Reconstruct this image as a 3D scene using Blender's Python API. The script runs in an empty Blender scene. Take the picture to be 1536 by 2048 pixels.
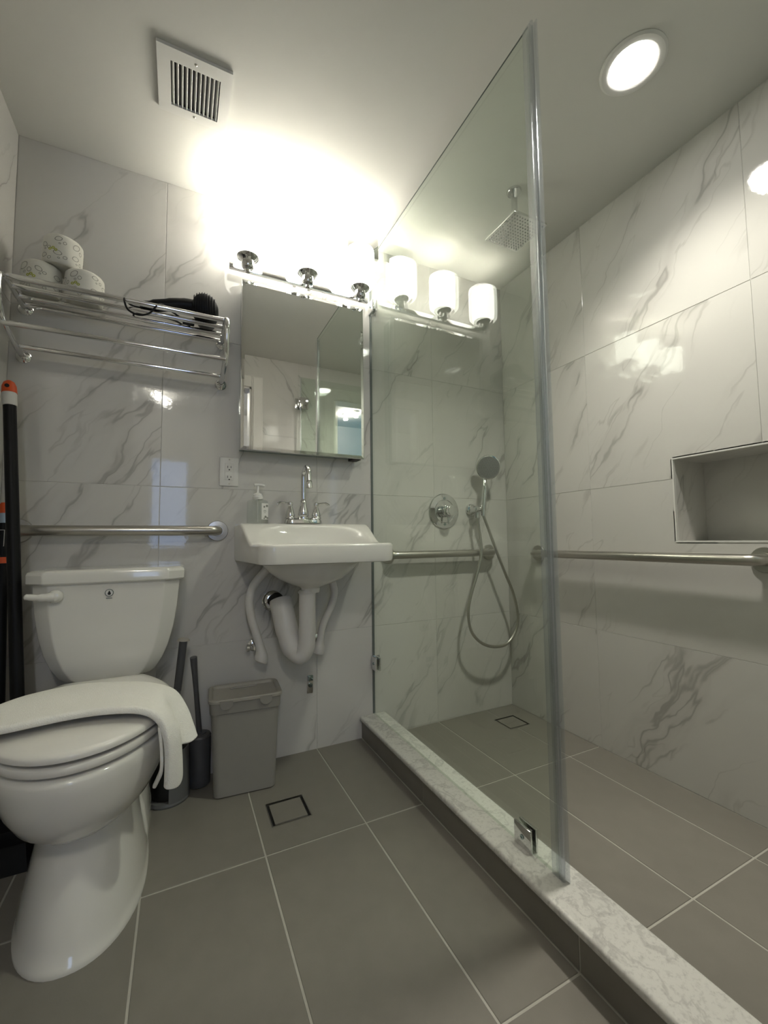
import bpy, bmesh, math, random
from mathutils import Vector, Matrix
random.seed(7)
S = bpy.context.scene
COL = S.collection
PI = math.pi

# ------------------------------------------------------------------ camera
F_PX = 837.09
YAW, PITCH, ROLL = 0.4535, 0.0664, -0.0113
CAM = Vector((0.5316, -1.7795, 0.878))
fw = Vector((math.sin(YAW)*math.cos(PITCH), math.cos(YAW)*math.cos(PITCH), math.sin(PITCH)))
rt = Vector((math.cos(YAW), -math.sin(YAW), 0)); up = rt.cross(fw)
rt2 = math.cos(ROLL)*rt + math.sin(ROLL)*up
up2 = -math.sin(ROLL)*rt + math.cos(ROLL)*up
cd = bpy.data.cameras.new('camera'); cam = bpy.data.objects.new('camera', cd); COL.objects.link(cam)
m = Matrix((rt2, up2, -fw)).transposed().to_4x4(); m.translation = CAM
cam.matrix_world = m
cd.sensor_width = 36; cd.sensor_fit = 'AUTO'; cd.lens = F_PX*36/2048; cd.clip_start = 0.01
S.camera = cam

# ------------------------------------------------------------------ world / exposure
w = bpy.data.worlds.new('World'); S.world = w; w.use_nodes = True
bg = w.node_tree.nodes['Background']; bg.inputs[0].default_value = (0.40, 0.56, 0.92, 1); bg.inputs[1].default_value = 1.3
S.view_settings.view_transform = 'Standard'; S.view_settings.look = 'None'
S.view_settings.exposure = 2.05; S.view_settings.gamma = 1.0; S.view_settings.use_curve_mapping = False
BULB_W = 2.5          # each bulb of the vanity lamp
SHADE_L = 2.6         # glow of its opal shades
DOWN_L = 9.0          # its lens
HALL_W = 6.0          # the two hall spotlights behind the camera, together
SPOT_W = 24.0         # beam of the recessed shower light
LAMP_COL = (1.0, 0.965, 0.855)

# ------------------------------------------------------------------ room numbers
W, H, FY = 2.1526, 2.30, -1.64          # right wall, ceiling, front wall (with the door)
XC, XI, CURB = 1.276, 1.388, 0.096      # curb front, curb inner edge, curb top
SZ = -0.010                             # shower floor
XG = 1.337                              # shower glass
GY = -1.036                             # end of fixed glass panel
GTOP = 2.226
NICHE = (-1.27, -0.877, 0.862, 1.161, 0.20)   # y0,y1,z0,z1,depth
DOOR = (0.20, 1.00, 2.05)
WIN = (1.66, 2.05, 1.05, 2.04)

# ------------------------------------------------------------------ materials
MATS = {}
def principled(name, col, rough=0.5, metal=0.0, spec=0.5, coat=0.0, trans=0.0, ior=1.45):
    m = bpy.data.materials.new(name); m.use_nodes = True
    b = m.node_tree.nodes['Principled BSDF']
    b.inputs['Base Color'].default_value = (*col, 1); b.inputs['Roughness'].default_value = rough
    b.inputs['Metallic'].default_value = metal; b.inputs['Specular IOR Level'].default_value = spec
    b.inputs['Coat Weight'].default_value = coat; b.inputs['Transmission Weight'].default_value = trans
    b.inputs['IOR'].default_value = ior
    MATS[name] = m
    return m
def nd(m, typ, ins=None, **props):
    n = m.node_tree.nodes.new(typ)
    for k, v in props.items(): setattr(n, k, v)
    for k, v in (ins or {}).items():
        if hasattr(v, 'is_output') or isinstance(v, bpy.types.NodeSocket): m.node_tree.links.new(v, n.inputs[k])
        else: n.inputs[k].default_value = v
    return n
def mth(m, op, a, b=None, c=None, clamp=False):
    ins = {0: a}
    if b is not None: ins[1] = b
    if c is not None: ins[2] = c
    return nd(m, 'ShaderNodeMath', ins, operation=op, use_clamp=clamp).outputs[0]
def mixc(m, f, a, b):
    n = nd(m, 'ShaderNodeMix', data_type='RGBA')
    for s, v in ((n.inputs['Factor'], f), (n.inputs[6], a), (n.inputs[7], b)):
        if isinstance(v, bpy.types.NodeSocket): m.node_tree.links.new(v, s)
        else: s.default_value = v
    return n.outputs[2]
def noisy(name, col, amt=0.08, scale=30, rough=0.5, rvar=0.0, metal=0.0, bump=0.0, bscale=120, **kw):
    """plain material with fine colour grain and relief"""
    m = principled(name, col, rough, metal, **kw); b = m.node_tree.nodes['Principled BSDF']
    tc = nd(m, 'ShaderNodeTexCoord').outputs['Object']
    no = nd(m, 'ShaderNodeTexNoise', {'Vector': tc, 'Scale': scale, 'Detail': 4}).outputs['Fac']
    c = mixc(m, no, (*[x*(1-amt) for x in col], 1), (*[min(1, x*(1+amt)) for x in col], 1))
    m.node_tree.links.new(c, b.inputs['Base Color'])
    if rvar:
        m.node_tree.links.new(mth(m, 'MULTIPLY_ADD', no, rvar*2, rough-rvar), b.inputs['Roughness'])
    if bump:
        n2 = nd(m, 'ShaderNodeTexNoise', {'Vector': tc, 'Scale': bscale, 'Detail': 3}).outputs['Fac']
        bp = nd(m, 'ShaderNodeBump', {'Height': n2, 'Strength': bump, 'Distance': 0.002})
        m.node_tree.links.new(bp.outputs[0], b.inputs['Normal'])
    return m

def marble_tile(name, base, vein, rough=0.13):
    """glossy porcelain tile with steep grey veins; every tile shifts the print"""
    m = principled(name, base, rough); b = m.node_tree.nodes['Principled BSDF']; L = m.node_tree.links
    tc = nd(m, 'ShaderNodeTexCoord').outputs['Object']
    rnd = nd(m, 'ShaderNodeObjectInfo').outputs['Random']
    off = nd(m, 'ShaderNodeCombineXYZ', {0: mth(m, 'MULTIPLY', rnd, 37.0), 1: mth(m, 'MULTIPLY', rnd, 61.0), 2: mth(m, 'MULTIPLY', rnd, 9.0)}).outputs[0]
    p = nd(m, 'ShaderNodeVectorMath', {0: tc, 1: off}, operation='ADD').outputs[0]
    wrp = nd(m, 'ShaderNodeTexNoise', {'Vector': p, 'Scale': 5.5, 'Detail': 3.0}).outputs['Color']
    wv = nd(m, 'ShaderNodeVectorMath', {0: wrp, 1: (0.11, 0.11, 0)}, operation='MULTIPLY').outputs[0]
    q = nd(m, 'ShaderNodeVectorMath', {0: p, 1: wv}, operation='ADD').outputs[0]
    def layer(ang, sx, sy, width, detail, lo, hi, msk_scale):
        r = nd(m, 'ShaderNodeMapping', {'Vector': q, 'Rotation': (0, 0, -ang)}).outputs[0]   # x axis along the vein
        s = nd(m, 'ShaderNodeVectorMath', {0: r, 1: (sx, sy, 1)}, operation='MULTIPLY').outputs[0]
        n = nd(m, 'ShaderNodeTexNoise', {'Vector': s, 'Scale': 1.0, 'Detail': detail, 'Roughness': 0.55}).outputs['Fac']
        d = mth(m, 'ABSOLUTE', mth(m, 'SUBTRACT', n, 0.5))
        v = nd(m, 'ShaderNodeMapRange', {'Value': d, 1: 0.0, 2: width, 3: 1.0, 4: 0.0}, interpolation_type='SMOOTHSTEP').outputs[0]
        mk = nd(m, 'ShaderNodeTexNoise', {'Vector': s, 'Scale': msk_scale, 'Detail': 2}).outputs['Fac']
        mk = nd(m, 'ShaderNodeMapRange', {'Value': mk, 1: lo, 2: hi}, interpolation_type='SMOOTHSTEP').outputs[0]
        return mth(m, 'MULTIPLY', v, mk)
    a = layer(math.radians(57), 0.85, 4.6, 0.017, 4.0, 0.45, 0.60, 1.5)
    c = layer(math.radians(52), 1.6, 7.5, 0.014, 3.0, 0.50, 0.66, 1.2)
    soft = layer(math.radians(57), 0.85, 4.6, 0.085, 4.0, 0.47, 0.68, 1.5)
    vv = mth(m, 'ADD', mth(m, 'MULTIPLY', a, 0.50), mth(m, 'MULTIPLY', c, 0.30))
    vv = mth(m, 'ADD', vv, mth(m, 'MULTIPLY', soft, 0.20), clamp=True)
    cl = nd(m, 'ShaderNodeTexNoise', {'Vector': p, 'Scale': 2.2, 'Detail': 3}).outputs['Fac']
    bc = mixc(m, cl, (*[x*0.95 for x in base], 1), (*[min(1, x*1.04) for x in base], 1))
    L.new(mixc(m, vv, bc, (*vein, 1)), b.inputs['Base Color'])
    bn = nd(m, 'ShaderNodeTexNoise', {'Vector': tc, 'Scale': 70, 'Detail': 2}).outputs['Fac']
    L.new(nd(m, 'ShaderNodeBump', {'Height': bn, 'Strength': 0.09, 'Distance': 0.001}).outputs[0], b.inputs['Normal'])
    return m

def slab_marble(name):
    m = principled(name, (.6, .6, .57), 0.2); b = m.node_tree.nodes['Principled BSDF']; L = m.node_tree.links
    tc = nd(m, 'ShaderNodeTexCoord').outputs['Object']
    wn = nd(m, 'ShaderNodeTexNoise', {'Vector': tc, 'Scale': 6, 'Detail': 3}).outputs['Color']
    q = nd(m, 'ShaderNodeVectorMath', {0: tc, 1: nd(m, 'ShaderNodeVectorMath', {0: wn, 1: (.25, .25, .1)}, operation='MULTIPLY').outputs[0]}, operation='ADD').outputs[0]
    big = nd(m, 'ShaderNodeTexNoise', {'Vector': q, 'Scale': 7, 'Detail': 6, 'Roughness': .6}).outputs['Fac']
    d = mth(m, 'ABSOLUTE', mth(m, 'SUBTRACT', big, 0.5))
    v = nd(m, 'ShaderNodeMapRange', {'Value': d, 1: 0, 2: .035, 3: 1, 4: 0}, interpolation_type='SMOOTHSTEP').outputs[0]
    sp = nd(m, 'ShaderNodeTexNoise', {'Vector': tc, 'Scale': 95, 'Detail': 5, 'Roughness': .7}).outputs['Fac']
    sp = nd(m, 'ShaderNodeMapRange', {'Value': sp, 1: .50, 2: .70}).outputs[0]
    c1 = mixc(m, mth(m, 'MULTIPLY', v, .35), (.70, .69, .65, 1), (.30, .29, .28, 1))
    L.new(mixc(m, mth(m, 'MULTIPLY', sp, .40), c1, (.28, .27, .26, 1)), b.inputs['Base Color'])
    return m

def thin_glass(name, tint, strength=1.0, rough=0.0):
    """sheet glass: transparent body, Schlick mirror reflection on each face"""
    m = bpy.data.materials.new(name); m.use_nodes = True; nt = m.node_tree; nt.nodes.clear()
    out = nd(m, 'ShaderNodeOutputMaterial')
    f = nd(m, 'ShaderNodeLayerWeight', {'Blend': 0.5}).outputs['Facing']
    fr = mth(m, 'MULTIPLY_ADD', mth(m, 'POWER', f, 5.0), 0.96*strength, 0.04*strength, clamp=True)
    t = nd(m, 'ShaderNodeBsdfTransparent', {'Color': (*tint, 1)})
    g = nd(m, 'ShaderNodeBsdfGlossy', {'Color': (1, 1, 1, 1), 'Roughness': rough})
    mx = nd(m, 'ShaderNodeMixShader', {0: fr, 1: t.outputs[0], 2: g.outputs[0]})
    nt.links.new(mx.outputs[0], out.inputs[0]); MATS[name] = m
    return m
def emitter(name, col, strength, mix_gloss=False):
    m = bpy.data.materials.new(name); m.use_nodes = True; b = m.node_tree.nodes['Principled BSDF']
    b.inputs['Base Color'].default_value = (.85, .85, .83, 1); b.inputs['Roughness'].default_value = .25
    b.inputs['Emission Color'].default_value = (*col, 1); b.inputs['Emission Strength'].default_value = strength
    MATS[name] = m
    return m

TILE = marble_tile('porcelain_marble', (.60, .585, .555), (.29, .275, .255), .045)
GROUT = noisy('light_grout', (.58, .57, .54), .05, 60, .8)
FLOORT = noisy('floor_porcelain', (.215, .199, .172), .10, 18, .42, .06, bump=.08, bscale=260)
FGROUT = noisy('floor_grout', (.45, .43, .38), .08, 60, .85)
MARBLE = slab_marble('carrara_slab')
PAINT = noisy('ceiling_paint', (.66, .65, .61), .015, 8, .75, bump=.03, bscale=40)
TRIMP = noisy('trim_paint', (.72, .70, .66), .02, 10, .4)
HALLP = noisy('hall_paint', (.55, .545, .53), .02, 8, .8)
HALLF = noisy('hall_floor', (.16, .12, .09), .2, 12, .5)
CERAM = noisy('vitreous_china', (.72, .705, .66), .012, 6, .10, coat=.3)
SEATP = noisy('seat_plastic', (.73, .71, .665), .012, 6, .22)
CHROME = noisy('chrome', (.72, .72, .72), .02, 20, .06, metal=1.0)
DCHROME = noisy('smoked_chrome', (.34, .42, .42), .03, 20, .12, metal=1.0)
STEEL = noisy('brushed_steel', (.50, .48, .44), .02, 40, .30, metal=1.0)
MIRROR = principled('mirror_silver', (.86, .87, .86), .0, 1.0)
BLACKM = noisy('black_gap', (.012, .012, .012), .2, 30, .6)
BLACKP = noisy('black_plastic', (.007, .007, .008), .2, 30, .42, spec=.25)
ORANGE = noisy('orange_plastic', (.72, .10, .02), .05, 20, .4)
WHITEP = noisy('white_plastic', (.70, .69, .66), .02, 20, .35)
PALEB = noisy('pale_blue_plastic', (.40, .50, .62), .03, 20, .4)
TAUPE = noisy('taupe_plastic', (.27, .258, .235), .03, 30, .42, bump=.03)
TAUPEL = noisy('pale_taupe_plastic', (.36, .34, .30), .03, 30, .42)
DGREY = noisy('dark_grey_plastic', (.085, .085, .09), .05, 30, .4)
MGREY = noisy('mid_grey_plastic', (.15, .15, .148), .05, 30, .4)
FACEG = noisy('grey_spray_face', (.22, .22, .215), .04, 60, .45)
RUBBER = noisy('black_rubber', (.006, .006, .006), .1, 30, .45)
PAPER = noisy('wrapped_paper', (.70, .685, .62), .03, 25, .6, bump=.15, bscale=50)
INK = noisy('grey_ink', (.24, .24, .21), .05, 30, .7)
GREENI = noisy('green_ink', (.40, .42, .06), .05, 30, .7)
TOWEL = noisy('towel_cotton', (.86, .845, .79), .04, 140, .95, bump=.9, bscale=420)
VINYL = noisy('white_vinyl_sleeve', (.66, .64, .61), .02, 20, .33)
LABELM = noisy('label_paper', (.70, .69, .66), .02, 40, .6)
GLASS = thin_glass('shower_glass', (.93, .964, .93))
GEDGE = noisy('glass_edge', (.10, .12, .115), .05, 20, .15)
SEAL = thin_glass('clear_vinyl_seal', (.90, .92, .94), 4.0, .22)
BOTTLE = thin_glass('bottle_glass', (.93, .95, .94), 1.6)
PANE = thin_glass('window_glass', (.17, .26, .24), 1.0)
SHADE = emitter('opal_glass', LAMP_COL, SHADE_L)
LENS = emitter('downlight_lens', (1.0, .975, .91), DOWN_L)
BULBM = emitter('bulb_glass', LAMP_COL, 20)
HALLL = emitter('hall_lamp_glass', LAMP_COL, 6)

# ------------------------------------------------------------------ builders
ORIG = {}
def finish(bm, mat, name, smooth=35, mods=None):
    bmesh.ops.recalc_face_normals(bm, faces=bm.faces[:])
    me = bpy.data.meshes.new(name); bm.to_mesh(me); bm.free()
    me.materials.append(mat)
    if smooth:
        me.polygons.foreach_set('use_smooth', [True]*len(me.polygons))
        me.set_sharp_from_angle(angle=math.radians(smooth))
    return me
def obj(name, bm, mat, parent=None, smooth=35):
    """bm in world coordinates -> one mesh object (child of a thing when parent is given)"""
    o0 = ORIG.get(parent.name, Vector()) if parent else None
    if parent: bmesh.ops.translate(bm, verts=bm.verts[:], vec=-o0)
    me = finish(bm, mat, name, smooth)
    o = bpy.data.objects.new(name, me); COL.objects.link(o)
    if parent: o.parent = parent; ORIG[o.name] = o0
    else:
        vs = me.vertices; n = len(vs)
        xs = [v.co.x for v in vs]; ys = [v.co.y for v in vs]; zs = [v.co.z for v in vs]
        c = Vector(((min(xs)+max(xs))/2, (min(ys)+max(ys))/2, min(zs)))
        me.transform(Matrix.Translation(-c)); o.location = c; ORIG[o.name] = c
    return o
def tag(o, label, cat, group=None):
    o['label'] = label; o['category'] = cat
    if group: o['group'] = group
    return o
def thing(name, label, cat, loc, group=None):
    o = bpy.data.objects.new(name, None); COL.objects.link(o); o.location = loc; o.empty_display_size = .05
    ORIG[o.name] = Vector(loc)
    return tag(o, label, cat, group)
def struct(o, label=None):
    o['kind'] = 'structure'
    if label: o['label'] = label
    return o

def NB(): return bmesh.new()
def box(bm, x0, x1, y0, y1, z0, z1, bev=0, seg=2):
    r = bmesh.ops.create_cube(bm, size=1)
    mt = Matrix.Translation(((x0+x1)/2, (y0+y1)/2, (z0+z1)/2)) @ Matrix.Diagonal((x1-x0, y1-y0, z1-z0, 1))
    bmesh.ops.transform(bm, matrix=mt, verts=r['verts'])
    if bev:
        es = set(e for v in r['verts'] for e in v.link_edges)
        bmesh.ops.bevel(bm, geom=list(es), offset=bev, segments=seg, affect='EDGES', profile=.5)
    return bm
def ring_loft(bm, rings, cap0=True, cap1=True, closed=True):
    vs = [[bm.verts.new(p) for p in r] for r in rings]
    n = len(vs[0])
    for a, b in zip(vs, vs[1:]):
        for i in range(n if closed else n-1):
            j = (i+1) % n
            bm.faces.new((a[i], a[j], b[j], b[i]))
    if cap0: bm.faces.new(vs[0][::-1])
    if cap1: bm.faces.new(vs[-1])
    return bm
def frame_of(d):
    d = Vector(d).normalized()
    a = Vector((0, 0, 1)) if abs(d.z) < .9 else Vector((1, 0, 0))
    u = d.cross(a).normalized(); return u, d.cross(u).normalized()
def tube(bm, pts, r, seg=12, caps=True):
    pts = [Vector(p) for p in pts]; n = len(pts)
    rs = r if isinstance(r, (list, tuple)) else [r]*n
    ts = []
    for i in range(n):
        a = pts[max(0, i-1)]; b = pts[min(n-1, i+1)]; ts.append((b-a).normalized())
    u, v = frame_of(ts[0]); rings = []
    for i in range(n):
        if i:
            ax = ts[i-1].cross(ts[i])
            if ax.length > 1e-8:
                R = Matrix.Rotation(ts[i-1].angle(ts[i]), 3, ax.normalized()); u = R @ u; v = R @ v
        rings.append([pts[i] + rs[i]*(math.cos(2*PI*k/seg)*u + math.sin(2*PI*k/seg)*v) for k in range(seg)])
    return ring_loft(bm, rings, caps, caps)
def spline(pts, sub=6):
    """Catmull-Rom through points"""
    P = [Vector(p) for p in pts]; out = []
    for i in range(len(P)-1):
        p0 = P[max(0, i-1)]; p1 = P[i]; p2 = P[i+1]; p3 = P[min(len(P)-1, i+2)]
        for k in range(sub):
            t = k/sub
            out.append(.5*((2*p1)+(p2-p0)*t+(2*p0-5*p1+4*p2-p3)*t*t+(3*p1-p0-3*p2+p3)*t**3))
    out.append(P[-1]); return out
def lathe(bm, prof, c, axis=(0, 0, 1), seg=24, cap0=True, cap1=True):
    """prof = (radius, height along axis)"""
    u, v = frame_of(axis); a = Vector(axis).normalized(); c = Vector(c)
    rings = [[c + a*h + max(r, 1e-5)*(math.cos(2*PI*k/seg)*u + math.sin(2*PI*k/seg)*v) for k in range(seg)] for r, h in prof]
    return ring_loft(bm, rings, cap0, cap1)
def rrect(hx, hy, r, cx, cy, z, n=5, rot=0):
    """rounded rectangle ring in xy"""
    out = []
    for sx, sy, a0 in ((1, 1, 0), (-1, 1, PI/2), (-1, -1, PI), (1, -1, 1.5*PI)):
        for k in range(n+1):
            a = a0 + PI/2*k/n
            out.append(Vector((sx*(hx-r)+r*math.cos(a), sy*(hy-r)+r*math.sin(a), 0)))
    R = Matrix.Rotation(rot, 3, 'Z')
    return [R @ p + Vector((cx, cy, z)) for p in out]
def dome(bm, c, r, h, axis, seg=16, n=4):
    return lathe(bm, [(r*math.cos(PI/2*k/n), h*math.sin(PI/2*k/n)) for k in range(n+1)], c, axis, seg)

# ------------------------------------------------------------------ tiled surfaces
TH = .0015
def cells(rect, holes):
    us = sorted({rect[0], rect[1], *[min(max(h[i], rect[0]), rect[1]) for h in holes for i in (0, 1)]})
    vs = sorted({rect[2], rect[3], *[min(max(h[i], rect[2]), rect[3]) for h in holes for i in (2, 3)]})
    out = []
    for a, b in zip(us, us[1:]):
        for c, d in zip(vs, vs[1:]):
            if b-a < 1e-6 or d-c < 1e-6: continue
            mu, mv = (a+b)/2, (c+d)/2
            if any(h[0] < mu < h[1] and h[2] < mv < h[3] for h in holes): continue
            out.append((a, b, c, d))
    return out
def tiled(parent, frame, us, vs, holes, mat, gap=.0016, th=TH, name='tile'):
    """frame: 3 world vectors (u, v, normal) and an origin; one object per tile, equal tiles share a mesh"""
    fu, fv, fn, o = frame; cache = {}
    for a, b in zip(us, us[1:]):
        for c, d in zip(vs, vs[1:]):
            r = (a+gap/2, b-gap/2, c+gap/2, d-gap/2)
            hs = [h for h in holes if h[0] < r[1] and h[1] > r[0] and h[2] < r[3] and h[3] > r[2]]
            cs = cells(r, hs)
            if not cs: continue
            cx, cy = (a+b)/2, (c+d)/2
            key = (round(b-a, 4), round(d-c, 4)) if not hs else None
            me = cache.get(key) if key else None
            if me is None:
                bm = NB()
                for q in cs: box(bm, q[0]-cx, q[1]-cx, q[2]-cy, q[3]-cy, -.004, th, .0009 if not hs else 0, 1)
                me = finish(bm, mat, name, 0)
                if key: cache[key] = me
            t = bpy.data.objects.new(name, me); COL.objects.link(t)
            M = Matrix((fu, fv, fn)).transposed().to_4x4(); M.translation = Vector(o) + cx*Vector(fu) + cy*Vector(fv)
            t.matrix_world = Matrix.Translation(-ORIG[parent.name]) @ M
            t.parent = parent
X_, Y_, Z_ = Vector((1, 0, 0)), Vector((0, 1, 0)), Vector((0, 0, 1))
ZJ = [SZ, .482, 1.0886, 1.6931, H]
# back wall: its tile face is the plane y = 0
bm = NB(); box(bm, -.30, W+.30, TH, TH+.12, -.10, H)
wb = struct(obj('wall_back', bm, GROUT, smooth=0), 'back wall of large glossy marble-look tiles')
tiled(wb, (X_, Z_, -Y_, (0, TH, 0)), [0, .4603, 1.0703, 1.6803, W], ZJ, [], TILE)
# right wall with the niche
nh = (NICHE[0], NICHE[1], NICHE[2], NICHE[3])
bm = NB()
for q in cells((FY, TH, -.10, H), [(nh[0]-.007, nh[1]+.007, nh[2]-.007, nh[3]+.007)]): box(bm, W+TH, W+.26, q[0], q[1], q[2], q[3])
wr = struct(obj('wall_right', bm, GROUT, smooth=0), 'shower wall of large marble-look tiles with recessed niche')
hr = [(-nh[1], -nh[0], nh[2], nh[3])]
tiled(wr, (-Y_, Z_, -X_, (W+TH, 0, 0)), [0, .5316, 1.1415, -FY], ZJ, hr, TILE)
# niche lining
y0, y1, z0, z1, dp = NICHE
def lining(nm, frame, du, dv):
    fu, fv, fn, o = frame; bm = NB(); box(bm, 0, du, 0, dv, -.008, 0)
    me = finish(bm, TILE, 'niche_tile', 0); t = bpy.data.objects.new(nm, me); COL.objects.link(t)
    M = Matrix((fu, fv, fn)).transposed().to_4x4(); M.translation = Vector(o)
    t.matrix_world = Matrix.Translation(-ORIG[wr.name]) @ M; t.parent = wr
lining('niche_tile', (-Y_, Z_, -X_, (W+dp, y1, z0)), y1-y0, z1-z0)
lining('niche_tile', (X_, Z_, -Y_, (W, y1, z0)), dp, z1-z0)
lining('niche_tile', (-X_, Z_, Y_, (W+dp, y0, z0)), dp, z1-z0)
lining('niche_tile', (-Y_, X_, Z_, (W, y1, z0)), y1-y0, dp)
lining('niche_tile', (-Y_, -X_, -Z_, (W+dp, y1, z1)), y1-y0, dp)
bm = NB()
for (a, b, c, d) in ((y0-.004, y1+.004, z0-.005, z0+.001), (y0-.004, y1+.004, z1-.001, z1+.004), (y1-.001, y1+.004, z0, z1), (y0-.004, y0+.001, z0, z1)):
    box(bm, W-.0015, W+.010, a, b, c, d)
obj('niche_edge', bm, WHITEP, wr, 0)
# left wall
bm = NB(); box(bm, -.13, -TH, FY, TH, -.10, H)
wl = struct(obj('wall_left', bm, GROUT, smooth=0), 'left wall of marble-look tiles')
tiled(wl, (Y_, Z_, X_, (-TH, 0, 0)), [FY, -1.20, -.59, 0], ZJ, [], TILE)
# front wall with door and window openings
dh = (DOOR[0], DOOR[1], -.2, DOOR[2]); wh = WIN
bm = NB()
for q in cells((-.13, W+.26, -.10, H), [dh, wh]): box(bm, q[0], q[1], FY-.12, FY-TH, q[2], q[3])
wf = struct(obj('wall_front', bm, GROUT, smooth=0), 'tiled wall with the open doorway and a small window')
mh = [(W-h[1], W-h[0], h[2], h[3]) for h in (dh, wh)]
tiled(wf, (-X_, Z_, Y_, (W, FY-TH, 0)), [0, W-1.97, W-1.36, W-.75, W-.14, W], ZJ, mh, TILE)
# ceiling
bm = NB(); box(bm, -.13, W+.26, FY-.12, .13, H, H+.10)
struct(obj('ceiling', bm, PAINT, smooth=0), 'off-white painted ceiling')

# floors
D1 = (.803, .930, -.413, -.287); D2 = (1.934, 2.058, -.223, -.105)
bm = NB(); [box(bm, q[0], q[1], q[2], q[3], -.08, -.0015) for q in cells((-.13, XC+.02, FY-.12, TH), [D1])]; box(bm, D1[0]-.01, D1[1]+.01, D1[2]-.01, D1[3]+.01, -.08, -.0078)
fl = struct(obj('floor', bm, FGROUT, smooth=0), 'dark grey rectangular floor tiles')
xs = [0, .1543, .4593, .7643, 1.0693, XC]
tiled(fl, (X_, Y_, Z_, (0, 0, -.008)), xs, [FY-.12, -1.1336, -.5236, 0], [(D1[0], D1[1], D1[2], D1[3])], FLOORT, gap=.005, th=.008)
bm = NB(); [box(bm, q[0], q[1], q[2], q[3], -.08, SZ-.0015) for q in cells((XC+.02, W+TH, FY-.005, TH), [D2])]; box(bm, D2[0]-.01, D2[1]+.01, D2[2]-.01, D2[3]+.01, -.08, SZ-.0078)
fs = struct(obj('shower_floor', bm, FGROUT, smooth=0), 'dark grey tiled shower floor inside the glass')
tiled(fs, (X_, Y_, Z_, (0, 0, SZ-.008)), [XI-.01, 1.6826, 1.9763, W], [FY, -1.1277, -.5177, 0], [D2], FLOORT, gap=.005, th=.008)

# curb
bm = NB(); box(bm, XC+.0015, XI-.0055, FY, 0, -.04, .076)
cb = struct(obj('shower_curb', bm, FGROUT, smooth=0), 'low shower curb faced in dark tile with marble top')
cuts = [FY, -1.1336, -.5236, 0]
for a, b in zip(cuts, cuts[1:]):
    bm = NB(); box(bm, XC, XC+.012, a+.002, b-.002, .002, .076); obj('curb_tile', bm, FLOORT, cb, 0)
    bm = NB(); box(bm, XI-.012, XI-.004, a+.002, b-.002, SZ+.001, .076); obj('curb_tile', bm, FLOORT, cb, 0)
bm = NB(); box(bm, XC-.010, XI+.004, FY, -.0005, .075, CURB, .008, 4)
obj('marble_top', bm, MARBLE, cb)

# hall beyond the doorway
bm = NB(); box(bm, -1.0, 1.45, -3.60, FY-.12, -.08, 0)
struct(obj('floor_hall', bm, HALLF, smooth=0), 'brown floor of the hall outside')
bm = NB(); box(bm, -1.0, 1.45, -3.60, FY-.12, 2.40, 2.46)
struct(obj('ceiling_hall', bm, PAINT, smooth=0), 'hall ceiling')
for nm, (a, b, c, d) in (('wall_hall_left', (-1.06, -1.0, -3.6, FY-.12)), ('wall_hall_right', (1.45, 1.51, -3.6, FY-.12))):
    bm = NB(); box(bm, a, b, c, d, -.08, 2.46); struct(obj(nm, bm, HALLP, smooth=0), 'painted hall wall')
hw = (.20, .62, .80, 1.85)
bm = NB()
for q in cells((-1.06, 1.51, -.08, 2.46), [hw]): box(bm, q[0], q[1], -3.66, -3.60, q[2], q[3])
struct(obj('wall_hall_end', bm, HALLP, smooth=0), 'end wall of the hall with a window')
bm = NB()
for q in ((hw[0], hw[0]+.03, hw[2], hw[3]), (hw[1]-.03, hw[1], hw[2], hw[3]), (hw[0], hw[1], hw[2], hw[2]+.03), (hw[0], hw[1], hw[3]-.03, hw[3])): box(bm, q[0], q[1], -3.65, -3.60, q[2], q[3])
struct(obj('window_2', bm, TRIMP, smooth=0), 'daylit hall window')
# strip of wall that closes the hall above and beside the bathroom
bm = NB()
for q in cells((-1.06, 1.51, -.08, 2.46), [(-.13, W+.26, -.10, 2.30)]): box(bm, q[0], q[1], FY-.12, FY-.06, q[2], q[3])
struct(obj('wall_hall_near', bm, HALLP, smooth=0), 'hall side of the bathroom wall')

# door casing (room side and jamb)
bm = NB(); x0, x1, zt = DOOR
cw = .085
box(bm, x0-cw, x0, FY, FY+.014, 0, zt+cw, .004); box(bm, x1, x1+cw, FY, FY+.014, 0, zt+cw, .004); box(bm, x0, x1, FY, FY+.014, zt, zt+cw, .004)
box(bm, x0-.001, x0+.012, FY-.12, FY, 0, zt); box(bm, x1-.012, x1+.001, FY-.12, FY, 0, zt); box(bm, x0, x1, FY-.12, FY, zt-.012, zt+.001)
box(bm, x0-cw+.012, x0-.012, FY+.014, FY+.020, 0, zt+cw-.012, .002); box(bm, x1+.012, x1+cw-.012, FY+.014, FY+.020, 0, zt+cw-.012, .002)
struct(obj('door_1', bm, TRIMP, smooth=0), 'white moulded casing of the open doorway')
# window in the front wall, over the shower
x0, x1, z0, z1 = WIN
wn = bpy.data.objects.new('window_1', None); COL.objects.link(wn); wn.location = ((x0+x1)/2, FY-.06, z0); ORIG['window_1'] = wn.location.copy(); struct(wn, 'small teal window above the shower')
bm = NB()
for q in ((x0, x0+.035, z0, z1), (x1-.035, x1, z0, z1), (x0+.035, x1-.035, z0, z0+.035), (x0+.035, x1-.035, z1-.045, z1)): box(bm, q[0], q[1], FY-.09, FY-.002, q[2], q[3], .003)
obj('window_frame', bm, TRIMP, wn)
bm = NB(); box(bm, x0+.03, x1-.03, FY-.062, FY-.056, z0+.03, z1-.04); obj('pane', bm, PANE, wn, 0)

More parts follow.
